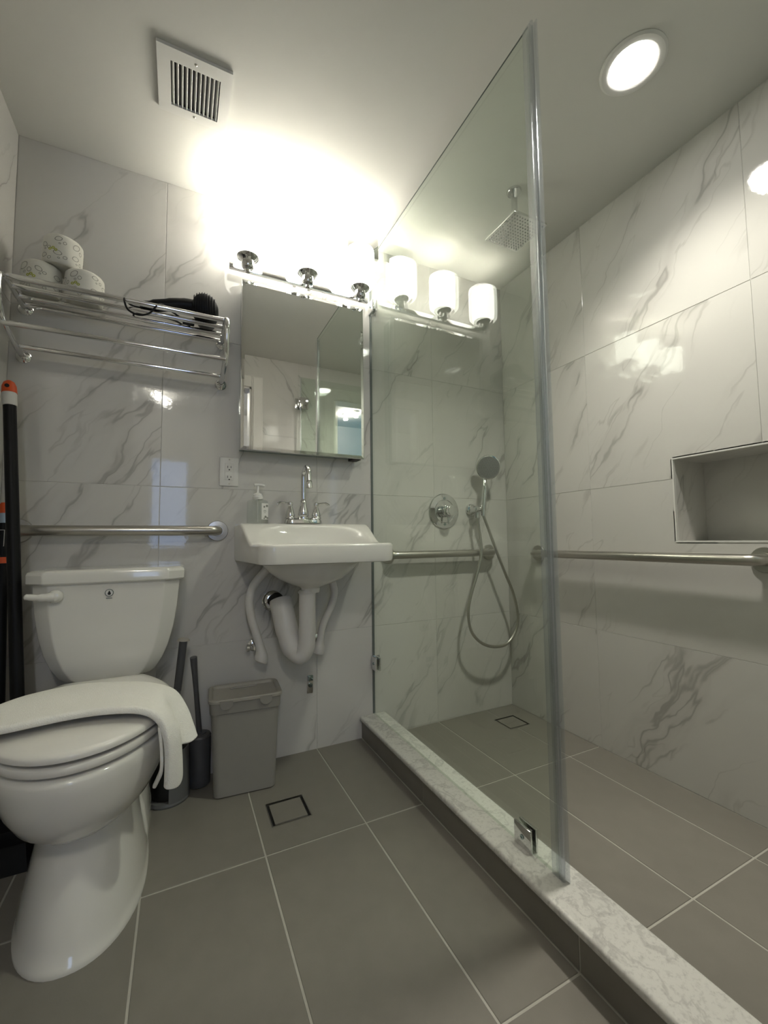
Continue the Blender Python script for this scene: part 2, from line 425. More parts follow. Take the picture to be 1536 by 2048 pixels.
# ------------------------------------------------------------------ shower glass panel, clamps, door
gp = thing('shower_glass_panel', 'tall clear fixed glass panel standing on the marble curb', 'shower screen', (XG, GY/2, CURB))
bm = NB(); box(bm, XG-.005, XG+.005, GY, -.003, CURB+.001, GTOP); obj('glass_sheet', bm, GLASS, gp, 0)
bm = NB(); box(bm, XG-.0052, XG-.0022, GY, -.003, GTOP-.0005, GTOP+.0012)
obj('glass_edge', bm, GEDGE, gp, 0)
bm = NB(); box(bm, XG-.0052, XG+.0052, -.0035, -.0005, CURB+.001, GTOP); obj('glass_edge', bm, GEDGE, gp, 0)
bm = NB()       # clear vinyl seal clipped over the free edge, with its fin
box(bm, XG-.0085, XG-.0055, GY-.004, GY+.016, CURB+.001, GTOP); box(bm, XG+.0055, XG+.0085, GY-.004, GY+.016, CURB+.001, GTOP)
box(bm, XG-.0085, XG+.0085, GY-.008, GY-.004, CURB+.001, GTOP)
tube(bm, [(XG-.004, GY-.012, CURB+.001), (XG-.004, GY-.012, GTOP)], .0055, 10)
box(bm, XG+.002, XG+.0045, GY-.024, GY-.008, CURB+.001, GTOP)
obj('edge_seal', bm, SEAL, gp)
def clamp(c, along, label):
    """square plate pair gripping the glass"""
    t = thing('glass_clamp', label, 'glass clamp', c, 'chrome clamps of the fixed glass panel')
    y0, y1, z0, z1 = along
    for s in (-1, 1):
        bm = NB(); a, b = sorted((XG+s*.0055, XG+s*.0125)); box(bm, a, b, y0, y1, z0, z1, .002)
        p = obj('clamp_plate', bm, CHROME, t)
        bm = NB(); lathe(bm, [(.006, 0), (.006, .002), (.003, .0022), (.003, .001)], (XG+s*.0125, (y0+y1)/2, (z0+z1)/2), (s, 0, 0), 12)
        obj('screw', bm, DCHROME, p)
    return t
t = clamp((XG, 0, 1.984), (-.052, -.0015, 1.955, 2.013), 'upper chrome clamp holding the fixed glass panel to the back wall')
bm = NB(); box(bm, XG-.0125, XG+.030, -.0045, -.0005, 1.955, 2.013, .001); obj('wall_plate', bm, CHROME, t)
t = clamp((XG, 0, .323), (-.052, -.0015, .294, .352), 'lower chrome clamp holding the fixed glass panel to the back wall')
bm = NB(); box(bm, XG-.0125, XG+.030, -.0045, -.0005, .294, .352, .001); obj('wall_plate', bm, CHROME, t)
clamp((XG, -.93, CURB), (-.958, -.900, CURB+.0005, CURB+.056), 'chrome clamp fixing the glass panel to the marble curb')

sd = thing('shower_glass_door', 'frameless glass shower door swung open against the tiled wall', 'shower door', (1.36, FY+.03, .11))
bm = NB(); box(bm, 1.372, 1.92, FY+.040, FY+.050, .11, 2.172); obj('glass_sheet', bm, GLASS, sd, 0)
for z in (.30, 1.965):
    bm = NB(); box(bm, 1.335, 1.372, FY+.001, FY+.009, z-.045, z+.045, .002); box(bm, 1.345, 1.362, FY+.008, FY+.055, z-.03, z+.03, .004)
    box(bm, 1.362, 1.43, FY+.0345, FY+.040, z-.045, z+.045, .002); box(bm, 1.362, 1.43, FY+.050, FY+.0555, z-.045, z+.045, .002)
    obj('hinge', bm, CHROME, sd)
bm = NB(); box(bm, 1.366, 1.374, FY+.036, FY+.054, .11, 2.17, .001); obj('edge_seal', bm, SEAL, sd, 0)

# ------------------------------------------------------------------ lights
def lamp(name, kind, loc, energy, size, col=LAMP_COL):
    ld = bpy.data.lights.new(name, kind); ld.energy = energy; ld.color = col
    if kind == 'POINT': ld.shadow_soft_size = size
    o = bpy.data.objects.new(name, ld); COL.objects.link(o); o.location = loc
    return o
# vanity lamp
LZ, LY = 1.985, -.125
vl = thing('vanity_light', 'chrome bar lamp with three opal glass shades above the mirror', 'wall lamp', (.99, 0, LZ-.03))
bm = NB(); box(bm, .925, 1.075, -.018, -.0005, 1.955, 2.055, .004); obj('wall_canopy', bm, CHROME, vl)
bm = NB(); box(bm, .690, 1.305, -.050, -.032, 1.988, 2.012, .003)
box(bm, .955, .970, -.035, -.015, 1.992, 2.008); box(bm, 1.02, 1.035, -.035, -.015, 1.992, 2.008); obj('crossbar', bm, CHROME, vl)
for i, x in enumerate((.752, .994, 1.232)):
    bm = NB(); tube(bm, spline([(x, -.045, 2.0), (x, -.075, 1.997), (x, -.105, 1.975), (x, LY, 1.968)], 4), .008, 10); obj('lamp_arm', bm, CHROME, vl)
    bm = NB(); lathe(bm, [(.004, -.050), (.009, -.048), (.011, -.040), (.009, -.034), (.020, -.032), (.024, -.026), (.024, -.004), (.030, .000), (.041, .008), (.043, .012), (.038, .014), (.012, .014)], (x, LY, LZ), seg=28)
    obj('lamp_cup', bm, CHROME, vl)
    bm = NB()
    out = [(.030, .012), (.052, .016), (.062, .028), (.0645, .05), (.0645, .165), (.063, .180)]
    inn = [(.060, .180), (.0615, .165), (.0615, .05), (.058, .03), (.050, .020), (.030, .016)]
    lathe(bm, out+inn, (x, LY, LZ), seg=32, cap0=False, cap1=False); obj('lamp_shade', bm, SHADE, vl)
    bm = NB(); lathe(bm, [(.010, .014), (.012, .05), (.022, .075), (.027, .10), (.022, .122), (.010, .132), (0, .134)], (x, LY, LZ), seg=20)
    obj('bulb', bm, BULBM, vl)
    lamp('bulb_light', 'POINT', (x, LY, LZ+.158), BULB_W, .022).parent = vl
    bpy.data.objects[vl.name].children[-1].location = Vector((x, LY, LZ+.158)) - vl.location
# recessed downlight over the shower
def downlight(x, y, power, label):
    dl = thing('recessed_downlight', label, 'ceiling light', (x, y, H-.006))
    bm = NB(); lathe(bm, [(.066, -.0005), (.090, -.0005), (.090, -.003), (.084, -.0075), (.070, -.0075), (.064, -.004)], (x, y, H), seg=40, cap0=False, cap1=False)
    obj('trim_ring', bm, WHITEP, dl)
    bm = NB(); lathe(bm, [(.067, -.0005), (.067, -.004), (0, -.006)], (x, y, H), seg=40); obj('lens', bm, LENS, dl)
    sp_ = lamp('downlight_beam', 'SPOT', (0, 0, 0), power, .05); sp_.data.spot_size = math.radians(130); sp_.data.spot_blend = 1.0; sp_.data.shadow_soft_size = .067
    sp_.parent = dl; sp_.location = (0, 0, -.004)
downlight(1.732, -1.062, SPOT_W, 'round bright recessed light in the shower ceiling')
# hall lamp
for hx, hy, wh_, nm_ in ((.30, -2.90, 'nearer the bathroom door', 'door_side'), (.37, -3.06, 'nearer the hall window', 'window_side')):
    hl = thing('hall_spotlight', 'small round spotlight in the hall ceiling ' + wh_, 'ceiling light', (hx, hy, 2.37), 'hall spotlights')
    bm = NB(); lathe(bm, [(.040, 2.40), (.040, 2.385), (.030, 2.372), (.030, 2.378)], (hx, hy, 0), seg=28); obj('lamp_base', bm, WHITEP, hl)
    bm = NB(); lathe(bm, [(.029, 2.379), (.022, 2.371), (0, 2.367)], (hx, hy, 0), seg=28); obj(nm_ + '_lens_offscreen', bm, HALLL, hl)
    hp = lamp(nm_ + '_hall_lamp_offscreen', 'POINT', (0, 0, -.04), HALL_W/2, .018); hp.parent = hl; hp.location = (0, 0, -.035)

# ------------------------------------------------------------------ ceiling vent
vt = thing('ceiling_vent', 'white square exhaust vent grille screwed to the ceiling', 'vent', (.547, -.424, H-.012))
X0, X1, Y0, Y1 = .444, .650, -.527, -.321
bm = NB()
ix0, ix1, iy0, iy1 = .480, .618, -.490, -.352
for q in cells((X0, X1, Y0, Y1), [(ix0, ix1, iy0, iy1)]): box(bm, q[0], q[1], q[2], q[3], H-.011, H-.0005)
bmesh.ops.remove_doubles(bm, verts=bm.verts[:], dist=1e-5)
obj('frame', bm, WHITEP, vt, 0)
bm = NB(); box(bm, ix0, ix1, iy0, iy1, H-.0025, H-.0006); obj('backing', bm, BLACKM, vt, 0)
for k in range(11):
    x = ix0 + (k+.5)*(ix1-ix0)/11
    bm = NB(); box(bm, -.0035, .0035, iy0, iy1, -.001, .001)
    bmesh.ops.transform(bm, matrix=Matrix.Translation((x, 0, H-.0065)) @ Matrix.Rotation(math.radians(50), 4, 'Y'), verts=bm.verts[:])
    obj('slat', bm, WHITEP, vt, 0)
for y in (-.508, -.338):
    bm = NB(); dome(bm, (.548, y, H-.011), .0045, .002, (0, 0, -1), 12, 3); obj('screw', bm, STEEL, vt)

# ------------------------------------------------------------------ rain shower head
rs = thing('rain_shower_head', 'square chrome rain shower head hanging from the ceiling', 'shower head', (1.737, -.56, 2.115))
bm = NB(); lathe(bm, [(.012, -.012), (.027, -.010), (.030, -.005), (.030, -.0003)], (1.737, -.557, H), seg=28); obj('ceiling_flange', bm, CHROME, rs)
bm = NB(); box(bm, 1.728, 1.746, -.566, -.548, 2.142, 2.291, .002); lathe(bm, [(.016, 2.128), (.016, 2.150), (.012, 2.156)], (1.737, -.557, 0), seg=20); obj('arm', bm, CHROME, rs)
bm = NB(); box(bm, 1.652, 1.822, -.643, -.473, 2.118, 2.130, .002); hd = obj('spray_plate', bm, CHROME, rs)
bm = NB()
for i in range(12):
    for j in range(12): lathe(bm, [(.003, 0), (.002, -.0022)], (1.664+i*.0133, -.631+j*.0133, 2.118), seg=6)
nz = obj('nozzles', bm, MGREY, hd); nz['kind'] = 'stuff'

# ------------------------------------------------------------------ grab bars
def grab_bar(a, b, n, label, slot):
    """tube standing off the wall (n = wall normal into the room), round flanges"""
    a, b, n = Vector(a), Vector(b), Vector(n); d = (b-a).normalized()
    t = thing('grab_bar', label, 'grab bar', (a+b)/2, 'brushed steel grab bars')
    so = .052; pts = []
    for p, s in ((a, 1), (b, -1)):
        arc = [p+n*.004, p+n*(so-.03)] + [p + d*s*(.03-.03*math.cos(PI/2*k/5)) + n*(so-.03+.03*math.sin(PI/2*k/5)) for k in range(1, 6)]
        pts.append(arc)
    bm = NB(); tube(bm, pts[0]+pts[1][::-1], .0178, 20); obj('rail', bm, STEEL, t)
    for p in (a, b):
        bm = NB(); lathe(bm, [(.040, .0006), (.040, .006), (.038, .009), (.022, .010), (.021, .014), (.018, .014)], p, n, 32); obj('flange', bm, STEEL, t)
grab_bar((.050, 0, .921), (.664, 0, .921), (0, -1, 0), 'brushed steel grab bar on the wall above the toilet tank', 0)
grab_bar((1.413, 0, .806), (2.016, 0, .806), (0, -1, 0), 'brushed steel grab bar behind the shower hose', 0)
grab_bar((W, -.224, .803), (W, -1.131, .803), (-1, 0, 0), 'long brushed steel grab bar under the wall niche', 0)

# ------------------------------------------------------------------ shower valve and hand shower
sv = thing('shower_valve', 'round chrome shower mixer plate with a stub lever knob', 'shower valve', (1.737, 0, 1.019))
bm = NB(); lathe(bm, [(.090, .0005), (.090, .004), (.086, .008), (.060, .010), (.058, .0085), (.056, .0105), (.02, .0115)], (1.737, 0, 1.019), (0, -1, 0), 48); obj('wall_plate', bm, CHROME, sv)
bm = NB(); lathe(bm, [(.031, .011), (.031, .024), (.025, .026), (.025, .036), (.032, .038), (.032, .052), (.027, .054), (.027, .078), (.025, .081), (0, .081)], (1.737, 0, 1.019), (0, -1, 0), 28); kb = obj('knob', bm, CHROME, sv)
bm = NB(); tube(bm, [(1.737, -.040, 1.0), (1.737, -.044, .955)], [.007, .005], 12); obj('lever', bm, CHROME, kb)
for z in (1.085, .953):
    bm = NB(); lathe(bm, [(.007, .009), (.007, .0108), (0, .0112)], (1.737, 0, z), (0, -1, 0), 12); obj('screw_cap', bm, DCHROME, sv)
hb = thing('hand_shower', 'chrome hand shower on its wall bracket with a looped metal hose', 'hand shower', (1.915, 0, 1.03))
bm = NB(); lathe(bm, [(.031, .0005), (.031, .010), (.027, .013), (.027, .018), (.022, .020), (.018, .030), (.018, .060), (.015, .062)], (1.905, 0, 1.030), (0, -1, 0), 28)
tube(bm, [(1.893, -.062, 1.030), (1.945, -.066, 1.030)], .014, 16); lathe(bm, [(.009, -.030), (.011, -.028), (.011, 0)], (1.893, -.070, 1.012), (0, 0, 1), 14)
obj('wall_bracket', bm, CHROME, hb)
hn = Vector((-.50, -.85, -.22)).normalized(); hc = Vector((1.956, -.092, 1.245))
bm = NB(); tube(bm, spline([(1.925, -.078, .995), (1.930, -.078, 1.05), (1.944, -.074, 1.14), (1.958, -.060, 1.200), hc-hn*.024], 4), [.011]*4+[.0125]*4+[.0125]*4+[.014]*4+[.018], 16); hs = obj('handle', bm, CHROME, hb)
bm = NB(); lathe(bm, [(.012, -.030), (.032, -.024), (.056, -.010), (.063, 0), (.062, .004), (.057, .006)], hc, hn, 36); hh = obj('spray_head', bm, CHROME, hb)
bm = NB(); lathe(bm, [(.057, .0035), (.057, .0065), (0, .0075)], hc, hn, 36); fp = obj('spray_face', bm, FACEG, hh)
u_, v_ = frame_of(hn); bm = NB()
for rr, k in ((.012, 6), (.024, 12), (.036, 18), (.046, 24)):
    for i in range(k):
        a = 2*PI*i/k; lathe(bm, [(.0018, .006), (.0012, .0092)], hc+rr*(math.cos(a)*u_+math.sin(a)*v_), hn, 5)
nz = obj('nozzles', bm, DGREY, hh); nz['kind'] = 'stuff'
hose = [(1.893, 0.990), (1.904, 0.884), (1.902, 0.796), (1.866, 0.697), (1.823, 0.6), (1.802, 0.517), (1.815, 0.431), (1.871, 0.369), (1.955, 0.339), (2.041, 0.349), (2.101, 0.414), (2.114, 0.49), (2.091, 0.595), (2.038, 0.715), (1.983, 0.845), (1.945, 0.945), (1.926, 0.998)]
bm = NB(); P = []
for i, (x, z) in enumerate(hose):
    s = i/(len(hose)-1); P.append((x, -.070 - .008*s - (.030*math.sin(PI*s)), z))
pp = spline(P, 10); tube(bm, pp, [.0072 + .0006*(k % 2) for k in range(len(pp))], 10); obj('hose', bm, STEEL, hb)

# ------------------------------------------------------------------ drains
def drain(d, z, mat, label):
    t = thing('floor_drain', label, 'floor drain', ((d[0]+d[1])/2, (d[2]+d[3])/2, z-.008))
    bm = NB(); box(bm, d[0]+.0005, d[1]-.0005, d[2]+.0005, d[3]-.0005, z-.0078, z-.0058); obj('pan', bm, BLACKM, t, 0)
    e = .0022; bm = NB()
    for q in cells((d[0]+.0005, d[1]-.0005, d[2]+.0005, d[3]-.0005), [(d[0]+e+.0005, d[1]-e-.0005, d[2]+e+.0005, d[3]-e-.0005)]): box(bm, q[0], q[1], q[2], q[3], z-.006, z+.0004)
    obj('rim', bm, STEEL, t, 0)
    g = .0115; bm = NB(); box(bm, d[0]+g, d[1]-g, d[2]+g, d[3]-g, z-.006, z-.0002, .0008); obj('tile_insert', bm, mat, t, 0)
drain(D1, 0, FLOORT, 'square tile-insert floor drain beside the waste bin')
drain(D2, SZ, FLOORT, 'square tile-insert drain in the shower floor corner')

# ------------------------------------------------------------------ mirror cabinet
mc = thing('mirror_cabinet', 'rectangular mirrored medicine cabinet above the sink', 'mirror cabinet', (.999, 0, 1.237))
bm = NB(); box(bm, .742, 1.255, -.068, -.0005, 1.246, 1.920); obj('cabinet_body', bm, DCHROME, mc, 0)
bm = NB(); box(bm, .735, 1.263, -.084, -.069, 1.237, 1.929, .0015); dr = obj('door', bm, CHROME, mc)
bm = NB()     # bevelled mirror
a, b, c, d, e = .738, 1.260, 1.240, 1.926, .011
ro = [(a, -.0842, c), (b, -.0842, c), (b, -.0842, d), (a, -.0842, d)]; ri = [(a+e, -.0868, c+e), (b-e, -.0868, c+e), (b-e, -.0868, d-e), (a+e, -.0868, d-e)]
ring_loft(bm, [[Vector(p) for p in ro], [Vector(p) for p in ri]]); obj('mirror_glass', bm, MIRROR, dr, 0)
bm = NB(); box(bm, 1.215, 1.255, -.066, -.01, 1.2365, 1.2455); obj('bottom_bracket', bm, BLACKM, mc, 0)

# ------------------------------------------------------------------ outlet
ol = thing('wall_outlet', 'white double socket outlet on the wall beside the mirror', 'outlet', (.705, 0, 1.159))
bm = NB(); box(bm, .669, .741, -.006, -.0005, 1.101, 1.217, .0025); obj('cover_plate', bm, WHITEP, ol)
bm = NB(); box(bm, .688, .722, -.0078, -.005, 1.125, 1.193, .001); fc = obj('socket_face', bm, LABELM, ol)
for zc in (1.1775, 1.1375):
    for dx, hh_ in ((-.0062, .0045), (.0062, .0036)):
        bm = NB(); box(bm, .705+dx-.0010, .705+dx+.0010, -.0081, -.0076, zc-hh_, zc+hh_); obj('slot', bm, BLACKM, fc, 0)
    bm = NB(); lathe(bm, [(.0027, 0), (.0027, .0004)], (.705, -.0077, zc-.011), (0, -1, 0), 10); obj('slot', bm, BLACKM, fc, 0)
for dx in (-.006, .006):
    bm = NB(); box(bm, .705+dx-.0045, .705+dx+.0045, -.0088, -.0076, 1.157, 1.162, .0005); obj('button', bm, WHITEP, fc)
for z in (1.110, 1.208):
    bm = NB(); dome(bm, (.705, -.006, z), .003, .001, (0, -1, 0), 10, 2); obj('screw', bm, STEEL, ol)

# ------------------------------------------------------------------ sink
SX = 1.0
def sm(a, b, x):
    t = min(1, max(0, (x-a)/(b-a))); return t*t*(3-2*t)
sk = thing('wall_sink', 'white wall-hung ceramic sink with raised back ledge', 'sink', (SX, 0, .68))
DEP = .430; HB, HF, RC = .272, .238, .045
def half_w(y):
    v = -y/DEP; h = HB + (HF-HB)*v
    yc = -(DEP-RC)
    if y < yc:
        h -= RC - math.sqrt(max(0, RC*RC-(y-yc)**2))
    return h
def rim_z(y): return .948 - .081*sm(.085, .29, -y)
ys = [-.001] + [-.012*k for k in range(1, 33)] + [-.392, -.400, -.408, -.415, -.421, -.4255, -.4285, -.43]
us = [-1+2*k/56 for k in range(57)]
us = sorted(set([round(x, 5) for x in us] + [-.985, -.97, .985, .97]))
def top_z(x, y):
    z = rim_z(y)
    qx, qy = (x-SX)/.222, (y+.262)/.142
    q = (abs(qx)**3.2 + abs(qy)**3.2)**(1/3.2)
    s = 1 - sm(.50, 1.0, q)
    z = z + (.775 - z)*s
    edge = min(half_w(y)-abs(x-SX), DEP+y)       # rounded outer lip
    if edge < .010: z -= .010 - math.sqrt(max(0, .010**2-(.010-edge)**2))
    return z
bm = NB(); G = []
for y in ys:
    h = half_w(y); G.append([bm.verts.new((SX+u*h, y, top_z(SX+u*h, y))) for u in us])
for a, b in zip(G, G[1:]):
    for i in range(len(us)-1): bm.faces.new((a[i], a[i+1], b[i+1], b[i]))
loop = [r[0] for r in G] + G[-1][1:-1] + [r[-1] for r in G[::-1]]
def low(v, z, inset):
    dx = v.co.x-SX; s = 1-inset/.25
    return bm.verts.new((SX+dx*s, max(v.co.y*(1-inset/.43*.9), -.43), z))
l1 = [low(v, .812, .0) for v in loop]; l2 = [low(v, .803, .003) for v in loop]; l3 = [low(v, .800, .012) for v in loop]
for A, B in ((loop, l1), (l1, l2), (l2, l3)):
    for i in range(len(A)-1): bm.faces.new((A[i], A[i+1], B[i+1], B[i]))
bm.faces.new(l3)
back = G[0] + []
bm.faces.new([*G[0][::-1], l1[0], l2[0], l3[0], l3[-1], l2[-1], l1[-1]])
bs = obj('basin', bm, CERAM, sk, 50)
bm = NB(); rings = []
for z, a, b, cy in ((.806, .190, .170, -.215), (.790, .182, .160, -.215), (.765, .160, .142, -.212), (.738, .125, .115, -.210), (.717, .082, .080, -.206), (.705, .046, .046, -.202), (.698, .036, .036, -.20), (.682, .034, .034, -.20)):
    rings.append([Vector((.985+a*math.cos(2*PI*k/40), cy+b*math.sin(2*PI*k/40), z)) for k in range(40)])
ring_loft(bm, rings); obj('bowl_underside', bm, CERAM, sk, 50)
bm = NB(); lathe(bm, [(.026, 0), (.026, .002), (.020, .003), (.019, .001), (0, .001)], (SX, -.262, .7755), seg=24); obj('drain_ring', bm, CHROME, sk)

# insulated trap and supply lines under the sink
tp = thing('sink_trap', 'white insulated drain trap hanging below the sink', 'pipe', (.92, -.12, .40))
pts = spline([(.972, -.20, .690), (.972, -.20, .62), (.972, -.20, .54), (.969, -.195, .478), (.951, -.182, .447), (.927, -.160, .468), (.911, -.137, .53), (.900, -.118, .595), (.892, -.095, .648)], 5)
rr = [.031]*10 + [.032]*5 + [.034]*5 + [.036]*5 + [.040]*5 + [.043]*5 + [.043]*5 + [.040]
bm = NB(); tube(bm, pts, rr[:len(pts)], 20); obj('trap_cover', bm, VINYL, tp)
bm = NB(); lathe(bm, [(.033, .678), (.035, .684), (.030, .690)], (.972, -.20, 0), seg=20, cap0=False, cap1=False); obj('collar', bm, VINYL, tp)
bm = NB(); tube(bm, spline([(.892, -.098, .642), (.886, -.06, .652), (.880, -.03, .640), (.880, -.001, .632)], 4), .020, 14); obj('waste_pipe', bm, BLACKM, tp)
bm = NB(); lathe(bm, [(.042, .0005), (.042, .004), (.030, .012), (.022, .013)], (.880, 0, .632), (0, -1, 0), 28, cap1=False); obj('wall_flange', bm, CHROME, tp)
def supply(pts, rad, label, vx, vz):
    t = thing('supply_line', label, 'pipe', (vx, -.06, vz))
    bm = NB(); P = spline(pts, 6); n = len(P)
    tube(bm, P, [rad*(1+.65*sm(.70, .88, k/(n-1)))*(1-.70*sm(.92, 1, k/(n-1))**2) for k in range(n)], 14); obj('sleeve', bm, VINYL, t)
    bm = NB(); lathe(bm, [(.024, .0005), (.024, .003), (.012, .010), (.009, .010), (.009, .065)], (vx, 0, vz), (0, -1, 0), 20); vb = obj('stop_valve', bm, CHROME, t)
    bm = NB(); lathe(bm, [(.006, .0), (.014, .004), (.014, .014), (.006, .018)], (vx-.018, -.045, vz), (-1, 0, 0), 14); obj('handle', bm, CHROME, vb)
supply([(.855, -.10, .800), (.838, -.09, .765), (.795, -.08, .710), (.778, -.075, .650), (.786, -.075, .585), (.805, -.075, .520), (.822, -.075, .460), (.824, -.075, .425), (.818, -.075, .408)], .0160, 'white sleeved supply line curving down towards the waste bin', .806, .462)
supply([(1.085, -.11, .760), (1.108, -.10, .700), (1.116, -.095, .655), (1.102, -.09, .600), (1.072, -.085, .535), (1.060, -.08, .470), (1.054, -.08, .435), (1.048, -.08, .410)], .0150, 'white sleeved supply line beside the drain trap near the shower glass', 1.062, .455)
# small clip on the wall
bm = NB(); box(bm, 1.027, 1.052, -.005, -.0005, .234, .310, .001)
wc = thing('wall_clip', 'small metal clip on the wall below the sink', 'clip', (1.04, 0, .234)); obj('plate', bm, STEEL, wc)
bm = NB(); lathe(bm, [(.009, .004), (.009, .012), (.006, .015), (0, .015)], (1.0395, 0, .268), (0, -1, 0), 16); obj('knob', bm, DCHROME, wc)
bm = NB(); box(bm, 1.028, 1.051, -.013, -.004, .287, .309, .002); obj('jaw', bm, DCHROME, wc)

# ------------------------------------------------------------------ faucet
fc = thing('sink_faucet', 'chrome gooseneck faucet with two lever handles on the sink ledge', 'faucet', (.988, -.072, .947))
fy = -.082; fz = .9495; fx = .988
bm = NB(); rings = [rrect(a, b, r, fx, fy, z, 5) for a, b, r, z in ((.078, .031, .030, fz), (.078, .031, .030, fz+.006), (.074, .028, .027, fz+.016), (.068, .024, .023, fz+.019))]
ring_loft(bm, rings); obj('base_plate', bm, CHROME, fc)
for s in (-1, 1):
    hx = fx+s*.0545
    bm = NB(); lathe(bm, [(.021, .018), (.021, .024), (.0185, .028), (.0195, .032), (.016, .045), (.011, .062), (.0085, .070), (.010, .074), (.0115, .080), (.009, .087), (0, .090)], (hx, fy, fz), seg=24); hd = obj('handle_body', bm, CHROME, fc)
    bm = NB(); tube(bm, spline([(hx+s*.006, fy, fz+.081), (hx+s*.022, fy-.003, fz+.083), (hx+s*.040, fy-.006, fz+.084), (hx+s*.056, fy-.010, fz+.075)], 4), [.0034]*4+[.0036]*4+[.0045]*4+[.003], 10); obj('lever', bm, CHROME, hd)
bm = NB(); lathe(bm, [(.023, .018), (.023, .025), (.020, .028), (.0225, .034), (.0205, .050), (.014, .075), (.0115, .086), (.0135, .090), (.0115, .095), (.010, .100)], (fx, fy, fz), seg=24); obj('spout_body', bm, CHROME, fc)
gn = [(fx, fy, fz+.096), (fx, fy, fz+.150), (fx, fy-.002, fz+.190)] + [(fx, fy-.042+.040*math.cos(PI*k/8), fz+.190+.036*math.sin(PI*k/8)) for k in range(1, 8)] + [(fx, fy-.083, fz+.180), (fx, fy-.086, fz+.160)]
bm = NB(); tube(bm, spline(gn, 3), .0098, 16); sp = obj('gooseneck', bm, CHROME, fc)
bm = NB(); lathe(bm, [(.010, .022), (.0125, .016), (.0115, .014), (.0125, .010), (.014, -.004), (.0145, -.008), (.011, -.0082), (.010, -.004), (0, -.004)], (fx, fy-.086, fz+.145), seg=20); obj('aerator', bm, CHROME, sp)

# ------------------------------------------------------------------ soap bottle
sb = thing('soap_dispenser', 'clear glass soap bottle with white foam pump on the sink ledge', 'soap dispenser', (.808, -.062, .947))
bx_, by_, bz_ = .808, -.060, .9485; rot = math.radians(24)
bm = NB(); hx_, hy_ = .037, .026
R0 = [rrect(hx_*s, hy_*s, r*s, bx_, by_, bz_+z, 5, rot) for s, r, z in ((.94, .010, 0), (1, .011, .004), (1, .011, .082), (.95, .011, .090), (.60, .014, .096), (.46, .0115, .100))]
ring_loft(bm, R0, True, False); obj('bottle', bm, BOTTLE, sb, 60)
bm = NB(); lathe(bm, [(.0195, .096), (.0205, .098), (.0205, .106), (.018, .109), (.018, .114), (.013, .120), (.0065, .123), (.005, .128), (.005, .150)], (bx_, by_, bz_), seg=24); pm = obj('pump_collar', bm, WHITEP, sb)
bm = NB(); tube(bm, spline([(bx_-.014, by_, bz_+.154), (bx_, by_, bz_+.155), (bx_+.015, by_-.004, bz_+.154), (bx_+.026, by_-.008, bz_+.150)], 4), [.0065]*9+[.006]*2+[.0045]*2, 12); obj('pump_head', bm, WHITEP, sb)
bm = NB(); tube(bm, [(bx_, by_, bz_+.008), (bx_, by_, bz_+.098)], .003, 8); obj('dip_tube', bm, WHITEP, sb)
M = Matrix.Translation((bx_, by_, bz_)) @ Matrix.Rotation(rot, 4, 'Z')
bm = NB(); box(bm, hx_-.036, hx_-.006, -hy_-.0012, -hy_-.0004, .016, .080); bmesh.ops.transform(bm, matrix=M, verts=bm.verts[:]); lb = obj('label', bm, LABELM, sb, 0)
bm = NB()
for k, (u, v, r) in enumerate(((.024, .070, .005), (.012, .066, .004), (.018, .026, .005), (.026, .022, .004), (.012, .020, .003))):
    lathe(bm, [(r, 0), (r, .0003)], (hx_-.036+u, -hy_-.0012, v), (0, -1, 0), 14)
    lathe(bm, [(r*.72, .0003), (r*.72, .0005)], (hx_-.036+u, -hy_-.0012, v), (0, -1, 0), 14)
for v, wd in ((.052, .010), (.048, .014), (.043, .008)): box(bm, hx_-.021-wd/2, hx_-.021+wd/2, -hy_-.0016, -hy_-.0012, v-.0007, v+.0007)
bmesh.ops.transform(bm, matrix=M, verts=bm.verts[:]); obj('print', bm, INK, lb, 0)

# ------------------------------------------------------------------ towel rack
tr = thing('towel_rack', 'chrome two-tier towel rack with rail shelf on the wall', 'towel rack', (.357, 0, 1.50))
RZ, LZ2 = 1.685, 1.535
for x in (.042, .668):
    prof = [(-.004, 1.680), (-.05, 1.680), (-.12, 1.681), (-.185, 1.682), (-.222, 1.676), (-.240, 1.660), (-.242, 1.625), (-.228, 1.580), (-.19, 1.545), (-.12, 1.525), (-.06, 1.516), (-.004, 1.512)]
    bm = NB(); tube(bm, spline([(x, y, z) for y, z in prof], 5), .0092, 12); sf = obj('side_frame', bm, CHROME, tr)
    for z in (1.680, 1.512):
        bm = NB(); lathe(bm, [(.022, .0005), (.022, .004), (.019, .008), (.010, .012), (.010, .018)], (x, 0, z), (0, -1, 0), 24); fg = obj('wall_flange', bm, CHROME, tr)
        for dz in (-.015, .015):
            bm = NB(); dome(bm, (x+.004, -.005, z+dz), .003, .002, (0, -1, 0), 8, 2); obj('screw', bm, DCHROME, fg)
for y, z, r in ((-.205, 1.681, .0090), (-.150, 1.681, .0082), (-.092, 1.680, .0082), (-.036, 1.679, .0082), (-.198, 1.539, .0080), (-.070, 1.521, .0080)):
    bm = NB(); tube(bm, [(.042, y, z), (.668, y, z)], r, 12); obj('rail', bm, CHROME, tr)

